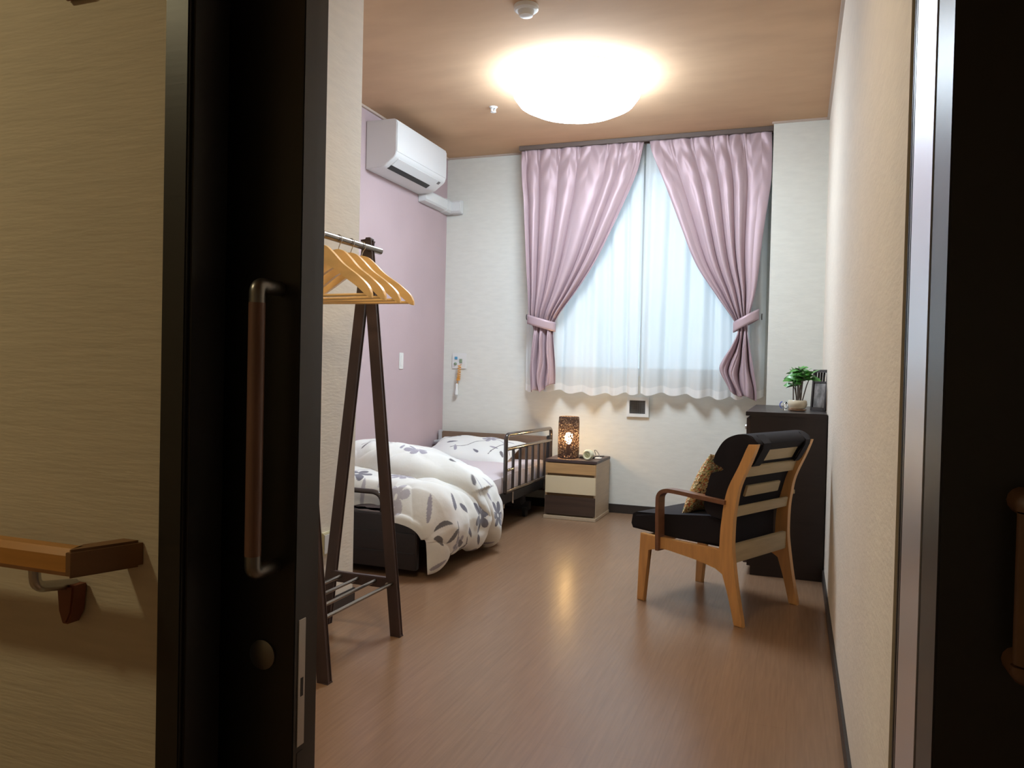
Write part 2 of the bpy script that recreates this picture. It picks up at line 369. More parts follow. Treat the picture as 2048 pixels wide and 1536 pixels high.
# ------------------------------------------------------------------ corridor things
t = thing('handrail', 'honey coloured wooden handrail with a brown angled end on the corridor wall', 'handrail', (-1.6, .90, .58))
bm = B(); prof = [(-.019, -.012), (-.019, .012), (-.010, .021), (.010, .021), (.019, .012), (.019, -.012), (.010, -.021), (-.010, -.021)]
prism(bm, [(a+.87, b+.661) for a, b in prof], -3.6, -.995, 'x', .003); obj('rail', bm, 'rail_wood', t)
bm = B(); A = [(-.997, .851), (-.972, .851+.012), (-.958, .948), (-1.0, .948), (-.999, .889)]
prism(bm, [(-.998, .850), (-.990, .851), (-.952, .949), (-.990, .949), (-1.012, .889)], .640, .682, 'z', .004); obj('rail_end', bm, 'rail_end', t)
o = obj('bracket', tube(B(), rounded([(-1.085, .87, .642), (-1.085, .872, .612), (-1.085, .942, .600)], .02, 6), .0085, 12), 'metal', t)
bm = B(); prism(bm, [(-1.103, .603), (-1.066, .603), (-1.070, .56), (-1.080, .540), (-1.090, .540), (-1.098, .56)], .922, .9495, 'y', .003); obj('bracket_cover', bm, 'redbrown', t)
o = obj('bracket', tube(B(), rounded([(-2.3, .87, .642), (-2.3, .872, .612), (-2.3, .942, .600)], .02, 6), .0085, 12), 'metal', t)
tagp(obj('wall_plaque', bx(-1.125, -1.068, .938, .9495, 1.539, 1.66, .004), 'redbrown'), 'small dark brown plaque at the top edge of the left corridor wall', 'plaque')
t = thing('grab_bar', 'dim brown wooden grab bar on the dark panel right of the doorway', 'grab bar', (.235, .91, .6))
obj('grip', tube(B(), [(.222, .90, .68), (.222, .90, .83)], .0125, 16), 'dim_wood', t)
for z in (.672, .838):
    obj('mount', tube(B(), rounded([(.222, .90, z-.006 if z > .7 else z+.006), (.222, .90, z), (.222, .9375, z)], .008, 5), .014, 14), 'dim_wood', t)
t = thing('corridor_lamp', 'round warm corridor ceiling light above and behind the doorway', 'ceiling light', (-2.2, -.08, H-.17))
obj('diffuser', lathe(B(), [(.01, H-.165), (.07, H-.162), (.10, H-.145), (.10, H-.125)], (-2.2, -.08, 0), 32), 'hall_on', t)
obj('ring', lathe(B(), [(.11, H-.125), (.11, H-.101)], (-2.2, -.08, 0), 32), 'white', t)

# ------------------------------------------------------------------ ceiling things
t = thing('entry_downlight', 'round warm ceiling light just inside the doorway, above the picture', 'ceiling light', (-.75, 1.72, H-.115))
obj('diffuser', lathe(B(), [(.01, H-.022), (.125, H-.022), (.125, H-.012)], (-.75, 1.72, 0), 32), 'entry_on', t)
bm = B(); lathe(bm, [(.155, H-.001), (.155, H-.115), (.148, H-.115), (.146, H-.010)], (-.75, 1.72, 0), 36); obj('can', bm, 'white', t)
LX, LY = -1.135, 4.02
t = thing('ceiling_lamp', 'large round glowing white dome light on the ceiling', 'ceiling light', (LX, LY, H-.185))
obj('diffuser', lathe(B(), [(.01, H-.185), (.14, H-.181), (.245, H-.164), (.305, H-.135), (.332, H-.098), (.325, H-.060)], (LX, LY, 0), 48), 'lamp_on', t)
obj('base_ring', lathe(B(), [(.30, H-.060), (.30, H-.002)], (LX, LY, 0), 48), 'white', t)
t = thing('smoke_detector', 'round white smoke detector on the ceiling above the big lamp in the photo', 'smoke detector', (-1.125, 3.165, H-.05))
obj('base', lathe(B(), [(.045, H-.024), (.052, H-.018), (.052, H-.001)], (-1.125, 3.165, 0), 32), 'white', t)
obj('sensor_cap', lathe(B(), [(.012, H-.048), (.028, H-.044), (.034, H-.030), (.036, H-.024)], (-1.125, 3.165, 0), 32), 'white', t)
t = thing('sprinkler', 'tiny white ceiling sprinkler head left of the big round lamp', 'sprinkler', (-1.727, 4.32, H-.035))
obj('flange', lathe(B(), [(.016, H-.010), (.026, H-.001)], (-1.727, 4.32, 0), 24), 'white', t)
bm = B()
for a in (0, PI/2, PI, 1.5*PI): tube(bm, [(-1.727+.014*math.cos(a), 4.32+.014*math.sin(a), H-.010), (-1.727+.012*math.cos(a), 4.32+.012*math.sin(a), H-.030)], .0028, 6)
lathe(bm, [(.004, H-.034), (.017, H-.032), (.017, H-.029), (.004, H-.028)], (-1.727, 4.32, 0), 20); obj('deflector', bm, 'white', t)

# ------------------------------------------------------------------ air conditioner
t = thing('air_conditioner', 'white wall-mounted air conditioner high on the mauve wall', 'air conditioner', (XL, 4.46, 2.15))
Y0, Y1 = 4.12, 4.815
prof = [(XL+.002, 2.435), (-2.275, 2.435), (-2.262, 2.428), (-2.258, 2.415), (-2.258, 2.24), (-2.263, 2.222), (-2.275, 2.208), (-2.335, 2.163), (-2.36, 2.154), (XL+.002, 2.149)]
obj('body', prism(B(), prof, Y0, Y1, 'y', .003), 'white_ac', t)
obj('front_panel', prism(B(), [(-2.2585, 2.415), (-2.2545, 2.412), (-2.2545, 2.243), (-2.2585, 2.240)], Y0+.004, Y1-.004, 'y', .001), 'white_ac', t)
# louvre lies on the slanted underside, black outlet behind it
obj('louvre', prism(B(), [(-2.272, 2.2115), (-2.2685, 2.2075), (-2.314, 2.1735), (-2.3175, 2.1770)], Y0+.05, Y1-.10, 'y', .001), 'white_ac', t)
obj('outlet_slot', prism(B(), [(-2.319, 2.1760), (-2.3175, 2.1725), (-2.345, 2.1560), (-2.347, 2.1600)], Y0+.05, Y1-.12, 'y'), 'black', t)
obj('control_label', prism(B(), [(-2.276, 2.2080), (-2.2745, 2.2065), (-2.292, 2.1935), (-2.2935, 2.195)], Y1-.075, Y1-.045, 'y'), 'vent', t)
t = thing('pipe_cover', 'white plastic pipe cover running from the air conditioner into the back wall', 'pipe cover', (XL, 5.0, 2.08))
bm = B(); prism(bm, [(XL+.001, 2.192), (XL+.05, 2.188), (XL+.062, 2.176), (XL+.062, 2.118), (XL+.05, 2.106), (XL+.001, 2.102)], 4.817, 5.16, 'y', .002); obj('duct', bm, 'white_ac', t)
bm = B(); prism(bm, [(XL+.001, 2.196), (XL+.052, 2.192), (XL+.066, 2.178), (XL+.066, 2.114), (XL+.052, 2.100), (XL+.001, 2.096)], 5.155, D-.001, 'y', .002)
prism(bm, [(D-.001, 2.196), (D-.05, 2.190), (D-.062, 2.176), (D-.062, 2.114), (D-.05, 2.100), (D-.001, 2.096)], XL+.05, XL+.135, 'x', .004); obj('elbow', bm, 'white_ac', t)

# ------------------------------------------------------------------ wall fittings
t = thing('light_switch', 'narrow white switch plate on the mauve wall', 'switch', (XL, 4.615, .955))
obj('plate', bx(XL, XL+.006, 4.588, 4.642, .953, 1.061, .002), 'white', t)
obj('rocker', bx(XL+.006, XL+.009, 4.602, 4.628, .972, 1.042, .001), 'white', t)
t = thing('nurse_call_panel', 'square white call panel with an orange cord and handset on the back wall', 'call panel', (-2.337, D, .96))
obj('plate', bx(-2.395, -2.280, D-.008, D, .963, 1.079, .003), 'white', t)
obj('button', bx(-2.372, -2.350, D-.012, D-.008, 1.032, 1.052, .001), 'blue_btn', t)
o = obj('button', bx(-2.334, -2.312, D-.012, D-.008, 1.006, 1.036, .001), 'green_btn', t); o['label'] = 'green call button'
obj('socket', lathe(B(), [(.010, D-.008), (.010, D-.016), (.007, D-.018)], (-2.365, 0, 1.000), 18, 'y'), 'green_btn', t)
pts = []
for i in range(241):
    a = i/240; z = .995-.115*math.sin(min(1, a*1.15)*PI*.5); pts.append((-2.322-.012*a+.011*math.cos(a*22*PI), D-.030+.011*math.sin(a*22*PI), z))
obj('coiled_cord', tube(B(), pts, .0032, 6), 'orange', t)
obj('cord_tail', tube(B(), [(-2.334, D-.03, .882), (-2.338, D-.028, .862), (-2.342, D-.028, .845)], .003, 8), 'orange', t)
obj('handset', lathe(B(), [(.006, .770), (.013, .773), (.014, .800), (.008, .822), (.0085, .850), (.005, .856)], (-2.344, D-.028, 0), 18), 'white', t)
t = thing('wall_vent', 'square white vent with a dark mesh low on the back wall under the window', 'vent', (-1.005, D, .66))
bm = B()
for a in ((-1.081, -.930, .663, .686), (-1.081, -.930, .776, .800), (-1.081, -1.062, .686, .776), (-.955, -.930, .686, .776)): box(bm, a[0], a[1], D-.016, D, a[2], a[3], .001)
obj('frame', bm, 'white', t); obj('backing', bx(-1.062, -.955, D-.003, D-.001, .686, .776), 'black', t)
bm = B()
for i in range(15): x = -1.0585+i*.0073; box(bm, x-.0009, x+.0009, D-.008, D-.006, .686, .776)
for i in range(12): z = .6895+i*.0076; box(bm, -1.062, -.955, D-.0085, D-.0065, z-.0009, z+.0009)
obj('mesh', bm, 'vent', t)
t = thing('wall_socket', 'small cream socket box low on the partition behind the garment rack', 'socket', (-1.68, 2.56, .24))
obj('box', bx(-1.68, -1.662, 2.525, 2.60, .24, .328, .003), 'socket', t)
obj('cover', bx(-1.662, -1.659, 2.532, 2.593, .248, .320, .001), 'white', t)

# ------------------------------------------------------------------ curtains
def interp(tab, z):
    tab = sorted(tab, key=lambda a: a[1]); return np.interp(z, [a[1] for a in tab], [a[0] for a in tab])
def smooth_tab(tab, n=8):
    return [tuple(p) for p in catmull(tab, n)]
def vnoise(x, y, seed=0):
    xi = np.floor(x).astype(int); yi = np.floor(y).astype(int); xf = x-xi; yf = y-yi; xf = xf*xf*(3-2*xf); yf = yf*yf*(3-2*yf)
    def h(a, b): v = np.sin(a*127.1+b*311.7+seed*74.7)*43758.5453; return v-np.floor(v)
    return (h(xi, yi)*(1-xf)+h(xi+1, yi)*xf)*(1-yf)+(h(xi, yi+1)*(1-xf)+h(xi+1, yi+1)*xf)*yf
def gridmesh(name, P, m, parent=None, cols=None, flip=False, solid=0):
    """P: (n,m,3) world points"""
    n, k = P.shape[:2]; off = Vector(rootof(parent).location) if parent else Vector(P.reshape(-1, 3).mean(0)); 
    if not parent: off.z = float(P[:, :, 2].min())
    V = (P.reshape(-1, 3)-np.array(off)); I = np.arange(n*k).reshape(n, k)
    F = np.stack([I[:-1, :-1], I[1:, :-1], I[1:, 1:], I[:-1, 1:]], -1).reshape(-1, 4)
    if flip: F = F[:, ::-1]
    me = bpy.data.meshes.new(name); me.from_pydata(V.tolist(), [], F.tolist()); me.materials.append(M[m]); me.shade_smooth()
    if cols is not None:
        a = me.color_attributes.new('print', 'FLOAT_COLOR', 'POINT'); a.data.foreach_set('color', np.concatenate([cols.reshape(-1, 3), np.ones((n*k, 1))], 1).astype(np.float32).ravel())
    o = bpy.data.objects.new(name, me); C.objects.link(o); o.location = off if not parent else (0, 0, 0)
    if parent: o.parent = parent
    if solid:
        md = o.modifiers.new('t', 'SOLIDIFY'); md.thickness = solid; md.offset = 0
    return o
YP = 5.14
def curtain(side, Lt, Rt, label, tie, hookx):
    Lt, Rt = smooth_tab(Lt), smooth_tab(Rt); zt, zb = 2.484, .815; zn = 1.285
    t = thing('curtain', label, 'curtain', ((Lt[0][0]+Rt[0][0])/2, YP, zb), 0, None)
    nz, nu = 220, 300; z = np.linspace(zt, zb, nz)[:, None]; u = np.linspace(0, 1, nu)[None, :]
    L = interp(Lt, z); R = interp(Rt, z); wd = R-L; w0 = wd[0]
    sp = 0 if side < 0 else 1
    # width share shifts so that folds bunch where the cloth is gathered
    d = np.clip((zt-z)/(zt-zn), 0, 1)
    nf = 6
    tight = np.clip(1-(wd/w0), 0, 1)
    knot = np.exp(-((z-zn)/.055)**2); low = np.clip((zn-z)/.45, 0, 1); lo = np.clip((zn-z)/.06, 0, 1)
    amp = (.024+.034*d**1.1)*(1-.45*knot)
    uu = u+.035*np.sin(u*9+side*1.3)+.02*np.sin(u*17+side)
    ridge = lambda p, k: np.abs(np.sin(PI*p))**k
    up_ = ridge(uu*nf+.06*np.sin(z*2.5+u*5)*d, .62)+.16*ridge(uu*nf*2+.35, .8)*d
    dn_ = ridge(u*3.1+.25*(side > 0)+.1*np.sin(z*7), .7)*1.15+.22*ridge(u*7+.2, .8)
    fold = up_*(1-lo)+dn_*lo
    head = np.exp(-(zt-z)/.05); pl = np.cos(np.clip((((uu*nf+.5) % 1)-.5)/.10, -1, 1)*PI*.5)**2
    y = YP+.020-amp*fold-.020*pl*np.exp(-(zt-z)/.10)+.006*(vnoise(u*5+2, z*4+u*3, 3+side)-.5)
    x = L+wd*u+.004*np.sin(z*5+u*12)*d*np.sin(u*PI)
    y = y-.030*low*np.sin(u*PI)
    x = x+.010*np.sin(z*21+u*9)*low*np.sin(u*PI)
    k2 = (u**2 if side < 0 else (1-u)**2)
    zz = z+0*u+low*(.055*k2+.012*np.sin(u*9.0+1+side))
    # slight sag wrinkles between pleats near the top
    y = y+.006*np.sin((zt-z)*38-np.abs(((u*nf) % 1)-.5)*9)*np.exp(-(zt-z)/.16)
    P = np.stack([x+0*z, y, zz], -1)
    gridmesh('curtain_panel', P, 'curtain', t, flip=side > 0, solid=.0025)
    # tieback: band sweeping from the wall hook around the gathered cloth
    x0, x1 = tie
    pts = []; n = 40
    for i in range(n):
        a = i/(n-1)*2*PI
        xx = (x0+x1)/2+(x1-x0)/2*math.cos(a); yy = YP-.008-.052*math.sin(a)
        k = (xx-x0)/(x1-x0)  # 0 left ..1 right
        zc = 1.318-.055*k if side < 0 else 1.263+.085*k
        pts.append((xx, yy, zc))
    Pt = np.zeros((n, 5, 3))
    for i, p in enumerate(pts):
        for j in range(5):
            Pt[i, j] = (p[0], p[1], p[2]+(j-2)*.016)
    gridmesh('tieback', Pt, 'curtain', t, solid=.003)
    return t
CL = [(-1.838, 2.49), (-1.830, 2.3), (-1.812, 2.15), (-1.799, 1.977), (-1.773, 1.663), (-1.753, 1.454), (-1.742, 1.315), (-1.714, 1.24), (-1.722, 1.10), (-1.733, .949), (-1.723, .81)]
CLR = [(-.985, 2.49), (-1.00, 2.40), (-1.04, 2.249), (-1.171, 1.95), (-1.285, 1.713), (-1.409, 1.515), (-1.545, 1.33), (-1.571, 1.26), (-1.558, 1.067), (-1.552, .967), (-1.556, .81)]
CR = [(-.948, 2.49), (-.925, 2.40), (-.841, 2.201), (-.734, 1.929), (-.628, 1.673), (-.487, 1.458), (-.385, 1.31), (-.355, 1.23), (-.39, 1.12), (-.440, 1.02), (-.458, .942), (-.40, .81)]
CRR = [(-.186, 2.49), (-.180, 2.3), (-.184, 2.15), (-.222, 1.835), (-.250, 1.528), (-.285, 1.35), (-.296, 1.244), (-.258, 1.036), (-.235, .9), (-.231, .81)]
curtain(-1, CL, CLR, 'left dusty pink curtain tied back at the bed side of the window', (-1.762, -1.560), -1.80)
curtain(1, CR, CRR, 'right dusty pink curtain tied back beside the corner column', (-.385, -.232), -.20)
for (x, s, lab) in ((-1.775, -1, 'small dark hook on the wall holding the left curtain tieback'), (-.215, 1, 'small dark hook on the wall holding the right curtain tieback')):
    tagp(obj('tieback_hook', tube(B(), rounded([(x, D, 1.352), (x, D-.14, 1.350), (x, D-.14, 1.322), (x+.0, D-.125, 1.315)], .012, 5), .0035, 8), 'brown_tube'), lab, 'hook')
t = thing('curtain_rail', 'thin brown double curtain rail along the ceiling over the window', 'curtain rail', (-1.01, 5.2, H-.03))
obj('front_track', bx(-1.85, -.176, 5.122, 5.152, H-.030, H-.001, .002), 'track', t)
obj('rear_track', bx(-1.85, -.176, 5.202, 5.222, H-.024, H-.001, .002), 'track', t)
def sheer(x0, x1, label, seed):
    t = thing('sheer_curtain', label, 'sheer curtain', ((x0+x1)/2, 5.212, .815)); nu = 260
    for nm, z1, z0, m, nz in (('voile', 2.49, .868, 'sheer', 90), ('hem', .868, .818, 'hem', 6)):
        z = np.linspace(z1, z0, nz)[:, None]; u = np.linspace(0, 1, nu)[None, :]; s = (x1-x0)*u
        ph = s*2*PI/.13+1.6*np.sin(s*5+seed)+.5*np.sin(z*1.4+s*6)
        a = .010+.008*(2.49-z)/1.6
        y = 5.212+a*np.sin(ph)+.012*np.sin(s*2*PI/.29+seed)*np.clip((2.0-z)/1.0, 0, 1)+.005*np.sin(ph*2.3+seed)+0*z
        P = np.stack([x0+s+.006*np.cos(ph)+0*z, y, z+0*u+(.010*np.sin(ph+.6)+.008*np.sin(s*9))*np.clip((.95-z)/.1, 0, 1)], -1)
        gridmesh(nm, P, m, t)
sheer(-1.80, -.998, 'left white sheer curtain glowing blue behind the pink curtain', 1.0)
sheer(-.984, -.20, 'right white sheer curtain glowing blue, right of the centre gap', 2.4)

# ------------------------------------------------------------------ floral print
BASE = (.80, .80, .77)
FLOWER_COLS = [(.17, .165, .20), (.36, .34, .40), (.48, .46, .50), (.16, .15, .16)]
def print_colors(U, V, motifs, base=BASE):
    col = np.ones(U.shape+(3,))*np.array(base)
    # faint large washes
    for i, (cx, cy, rr, c) in enumerate(((.35, .55, .10, (.72, .70, .60)), (.95, .25, .12, (.70, .62, .60)), (1.15, .8, .11, (.72, .68, .56)), (.1, .1, .1, (.70, .68, .70)))):
        d = np.hypot(U-cx, V-cy)/rr; k = np.clip(1.3-d, 0, 1)[..., None]*.5; col = col*(1-k)+np.array(c)*k
    for kind, cx, cy, r, rot, ci in motifs:
        dx, dy = U-cx, V-cy; a = np.arctan2(dy, dx)-rot; d = np.hypot(dx, dy); c = np.array(FLOWER_COLS[ci])
        if kind == 'f':
            pet = np.abs(np.cos(a*3)); msk = (d < r*(.30+.70*pet**.7)) & (d > r*.14)
        elif kind == 'l':
            X = dx*math.cos(rot)+dy*math.sin(rot); Y = -dx*math.sin(rot)+dy*math.cos(rot); msk = (np.abs(Y) < .29*r*np.sqrt(np.clip(1-(X/r)**2, 0, 1))*(1-.35*X/r)) & (np.abs(X) < r)
        elif kind == 's':
            X = dx*math.cos(rot)+dy*math.sin(rot); Y = -dx*math.sin(rot)+dy*math.cos(rot); msk = (np.abs(Y-.12*r*np.sin(X/r*3)) < .0035) & (X > 0) & (X < r)
        col[msk] = c
    return col
def rnd_motifs(seed, w, h, n, nl):
    rg = random.Random(seed); out = []
    placed = []
    for i in range(n):
        for _ in range(30):
            cx, cy = rg.uniform(.05, w-.05), rg.uniform(.05, h-.05)
            if all(math.hypot(cx-a, cy-b) > .24 for a, b in placed): break
        placed.append((cx, cy)); r = rg.uniform(.055, .075); ci = rg.choice([0, 0, 1, 2]); out.append(('f', cx, cy, r, rg.uniform(0, 6.3), ci))
        an = rg.uniform(0, 6.3)
        for s in (0, 1):
            an += rg.uniform(1.8, 2.6); out.append(('s', cx, cy, .24, an, 3 if s else 1))
            for k in range(4):
                q = .10+.04*k; px, py = cx+q*math.cos(an), cy+q*math.sin(an); b = an+(.9 if k % 2 else -.9)
                out.append(('l', px+.028*math.cos(b), py+.028*math.sin(b), rg.uniform(.022, .032), b, rg.choice([0, 3, 1])))
    return out

# ------------------------------------------------------------------ bed
BX0, BX1, BY0, BY1 = -2.44, -1.60, 3.20, 5.20
t = thing('bed', 'low care bed with walnut headboard, dark steel frame and side rail', 'bed', ((BX0+BX1)/2, (BY0+BY1)/2, 0)); bed = t
hb = obj('headboard', bx(BX0+.015, BX1-.01, 5.185, 5.215, .13, .508, .006, 3), 'headboard', t)
for x in (BX0, BX1-.012): obj('end_cap', bx(x-.008, x+.020, 5.178, 5.222, .40 if x == BX0 else .12, .514, .005), 'grey_cap' if x == BX0 else 'dark_metal', hb)
obj('rail_bracket', bx(BX0-.006, BX0+.05, 5.10, 5.185, .43, .445, .003), 'grey_cap', t)
fb = obj('footboard', bx(BX0, BX1-.005, BY0-.01, BY0+.022, .035, .285, .005, 3), 'dresser', t)
bm = B()
for z in (.11, .20): box(bm, BX0+.02, BX1-.02, BY0-.013, BY0-.010, z, z+.004)
obj('groove', bm, 'dark_metal', fb)
obj('mattress_stop', tube(B(), rounded([(-2.36, BY0+.055, .25), (-2.36, BY0+.05, .372), (-1.818, BY0+.05, .372), (-1.818, BY0+.055, .25)], .06, 8), .0125, 14), 'brown_tube', t)
bm = B(); box(bm, BX1-.045, BX1-.005, BY0+.022, 5.185, .165, .235, .004); box(bm, BX0+.01, BX0+.05, BY0+.022, 5.185, .165, .235, .004)
for y in (3.7, 4.2, 4.7): box(bm, BX0+.05, BX1-.045, y, y+.04, .17, .22)
box(bm, BX0+.03, BX1-.03, BY0+.03, 5.17, .218, .232)
obj('frame', bm, 'dark_metal', t)
bm = B(); box(bm, -2.25, -1.80, 3.55, 4.95, .085, .135, .005)
for y in (3.6, 4.86):
    box(bm, BX0+.06, BX1-.03, y, y+.05, .045, .10, .004)
for (y0, y1) in ((3.62, 4.2), (4.88, 4.3)):
    for x in (-2.2, -1.75): beam(bm, (x, y0, .07), (x, y1, .20), .025, .03, (1, 0, 0))
obj('lift_mechanism', bm, 'dark_metal', t)
o = obj('motor', bx(-1.72, -1.63, 4.72, 4.80, .10, .165, .008), 'dark_metal', t)
obj('crank_rod', tube(B(), [(-1.625, 4.37, .235), (-1.625, 4.37, .135)], .006, 8), 'chrome', t)
for x in (BX0+.10, BX1-.055):
    for y in (3.62, 4.86):
        c_ = obj('caster', lathe(B(), [(.018, x-.012), (.03, x-.009), (.03, x+.009), (.018, x+.012)], (0, y, .030), 20, 'x'), 'black', t)
        obj('caster_fork', bx(x-.016, x+.016, y-.02, y+.02, .034, .066, .004), 'dark_metal', c_)
# side rail on the open side
XS = -1.583
r = obj('side_rail', tube(B(), rounded([(XS, 4.275, .245), (XS, 4.275, .583), (XS, 5.165, .568), (XS, 5.165, .245), (XS, 4.275, .245)], .04, 7), .0125, 14), 'brown_tube', t)
obj('mid_tube', tube(B(), [(XS, 4.283, .497), (XS, 5.158, .486)], .011, 12), 'brown_tube', r)
obj('short_tube', tube(B(), [(XS, 4.283, .372), (XS, 4.405, .372)], .009, 12), 'brown_tube', r)
for i in range(6):
    y = 4.405+i*.124; obj('bar', tube(B(), [(XS, y, .252), (XS, y, .492)], .0095, 10), 'brown_tube', r)
for y in (4.405, 5.03): obj('rail_post', tube(B(), [(XS, y, .245), (XS, y, .165)], .008, 10), 'chrome', r)

# mattress with a pale sheet
bm = bx(BX0+.01, BX1-.012, BY0+.095, 5.17, .232, .352)
bmesh.ops.subdivide_edges(bm, edges=bm.edges, cuts=24, use_grid_fill=True)
rg = random.Random(3)
for v in bm.verts:
    v.co.z += .004*math.sin(v.co.y*9+v.co.x*5)+.003*math.sin(v.co.x*23+v.co.y*4) if v.co.z > .26 else 0
    e = min(v.co.x-(BX0+.01), BX1-.012-v.co.x); e2 = min(v.co.y-(BY0+.095), 5.17-v.co.y); k = max(0, .035-min(e, e2))
    if v.co.z > .29: v.co.z -= k*k*14
    if abs(v.co.x-(BX1-.012)) < 1e-4: v.co.x += .006*math.sin((v.co.z-.232)/.12*PI)+.002*math.sin(v.co.y*40)
tagp(obj('mattress', bm, 'sheet'), 'thin mattress in a pale mauve fitted sheet lying on the bed', 'mattress')

# pillow
def pillow(name, c, size, th, rot, m, label, cat, motifs=None, n=90, base=BASE, seed=1):
    u = np.linspace(-1, 1, n)[:, None]; v = np.linspace(-1, 1, n)[None, :]
    X = u*size[0]/2+0*v; Y = v*size[1]/2+0*u
    pin = 1-.06*(1-np.abs(v)**2)*np.abs(u)**3; X = X*1.0; Y = Y*(1-.07*(1-u**4)*np.abs(v)**2); X = X*(1-.05*(1-v**4)*np.abs(u)**2)
    h = th/2*((1-np.abs(u)**2.6)*(1-np.abs(v)**2.6))**.55
    wr = .004*np.sin(u*9+v*5+seed)+.006*(vnoise(u*4+5, v*4+5, seed)-.5)
    out = []
    for s in (1, -1): out.append(np.stack([X, Y, s*h+wr*(h > 1e-4)*(s > 0)], -1))
    P = np.concatenate([out[0], out[1][::-1]], 0)
    E = Matrix.Rotation(rot[2], 3, 'Z') @ Matrix.Rotation(rot[1], 3, 'Y') @ Matrix.Rotation(rot[0], 3, 'X'); E = np.array(E)
    P = P@E.T+np.array(c)
    U = np.concatenate([X, X[::-1]], 0)+size[0]/2; V = np.concatenate([Y, Y[::-1]], 0)+size[1]/2
    cols = print_colors(U, V, motifs, base) if motifs else None
    o = gridmesh(name, P, m, None, cols); return tagp(o, label, cat)
pm = [('f', .42, .30, .062, .4, 1), ('s', .42, .30, .30, -2.4, 3), ('l', .18, .18, .038, .5, 0), ('l', .24, .10, .036, 2.0, 1), ('l', .16, .33, .030, 2.4, 3), ('l', .10, .30, .028, 1.2, 3), ('s', .05, .22, .2, .6, 3),
      ('l', .21, .38, .03, .8, 0), ('s', .42, .30, .26, -.7, 1), ('l', .50, .16, .034, -.2, 1), ('l', .58, .10, .036, -1.0, 3), ('l', .40, .08, .030, 2.6, 0), ('l', .62, .22, .032, .6, 3), ('l', .13, .42, .026, 2.4, 3), ('l', .33, .42, .024, .2, 1), ('l', .56, .30, .030, .3, 1), ('s', .5, .06, .2, 1.2, 3)]
pillow('pillow', (-2.085, 4.975, .402), (.64, .40), .135, (math.radians(17), math.radians(1), math.radians(-2)), 'print', 'white pillow with grey flowers leaning against the headboard', 'pillow', pm, 160)

# duvet
PATH = catmull([(-2.432, .352), (-2.25, .352), (-2.0, .353), (-1.80, .352), (-1.68, .348), (-1.60, .315), (-1.565, .24), (-1.555, .13), (-1.55, .01)], 30)
PATH = np.array(PATH); seg = np.r_[0, np.cumsum(np.hypot(*np.diff(PATH, axis=0).T))]; PL = seg[-1]
def path(s):
    x = np.interp(s, seg, PATH[:, 0]); z = np.interp(s, seg, PATH[:, 1]); e = 1e-3
    tx = np.interp(np.minimum(s+e, PL), seg, PATH[:, 0])-np.interp(s-e, seg, PATH[:, 0]); tz = np.interp(np.minimum(s+e, PL), seg, PATH[:, 1])-np.interp(s-e, seg, PATH[:, 1])
    L = np.hypot(tx, tz)+1e-9; return x, z, -tz/L, tx/L
def layer(yn, yf, send, th, seed, nU=400, nV=340, rim=.5, lean=0, inner=.004, wr=1.0, pw=.38):
    """quilt slab: p across the bed and down its side, q from the foot to the head; thickness th(p,q)"""
    p = np.linspace(0, 1, nU)[:, None]; q = np.linspace(0, 1, nV)[None, :]
    Sx = send(q)*p*np.ones_like(q); s = np.clip(Sx, 0, PL)
    ya, yb = yn(s/PL), yf(s/PL); Y = ya+(yb-ya)*q
    x, z, nx, nz = path(s)
    e = np.clip((1-np.abs(2*p-1)**7), 0, 1)**rim*np.clip(1-np.abs(2*q-1)**5, 0, 1)**pw
    T = th(s/PL, q)*e
    g = s*1.0
    w = .020*(vnoise(g*5+Y*2.5+seed, Y*5-g*2, seed)-.5)+.014*(vnoise(g*11-Y*5+9, Y*10+g*4, seed+1)-.5)+.007*(vnoise(g*26+Y*9, Y*24-g*9, seed+2)-.5)
    # long soft folds falling down the side
    k = np.clip((s/PL-.52)/.25, 0, 1); w = w+k*(.015*np.sin(Y*19+3.2*(s/PL)+seed*1.7+1.5*np.sin(Y*6))+.008*np.sin(Y*43+6*s))
    rid = 1-np.abs(2*vnoise(g*6+Y*3+4, Y*6-g*3+2, seed+5)-1); w = w-.014*rid**5
    T2 = T+w*wr*e**.7
    T2 = np.maximum(T2, inner)
    A_ = np.stack([x+nx*T2, Y+lean*T2, z+nz*T2], -1); Bn = np.stack([x+nx*inner*.5, Y+0*x, z+nz*inner*.5], -1)
    return A_, Bn, s, Y
def yN_A(p): return 3.268-.095*np.clip((p-.53)/.10, 0, 1)+.035*np.clip((p-.85)/.15, 0, 1)+.012*np.sin(p*17)
def yF_A(p): return 3.95+.0*p
def s_A(q): return PL*(.972+.016*np.cos(q*9+.3)-.03*q+.010*np.sin(q*23))
def th_A(p, q): return .085+.035*np.clip((p-.62)/.2, 0, 1)*(1-.2*q)
def yN_B(p): return 3.63-.16*np.clip(p/.45, 0, 1)+.03*np.sin(p*9)+.36*np.clip((p-.66)/.34, 0, 1)**1.1
def yF_B(p): return 4.72-.64*np.clip(p/.72, 0, 1)**1.2+.0*p-.04*np.clip((p-.7)/.3, 0, 1)
def s_B(q): return PL*(.985-.03*q+.02*np.sin(q*8))
def th_B(p, q): return (.165-.045*np.clip((p-.4)/.3, 0, 1)-.05*q+.015*np.sin(p*6+1)+.03*np.exp(-((q-.25)/.2)**2)*(p < .75))
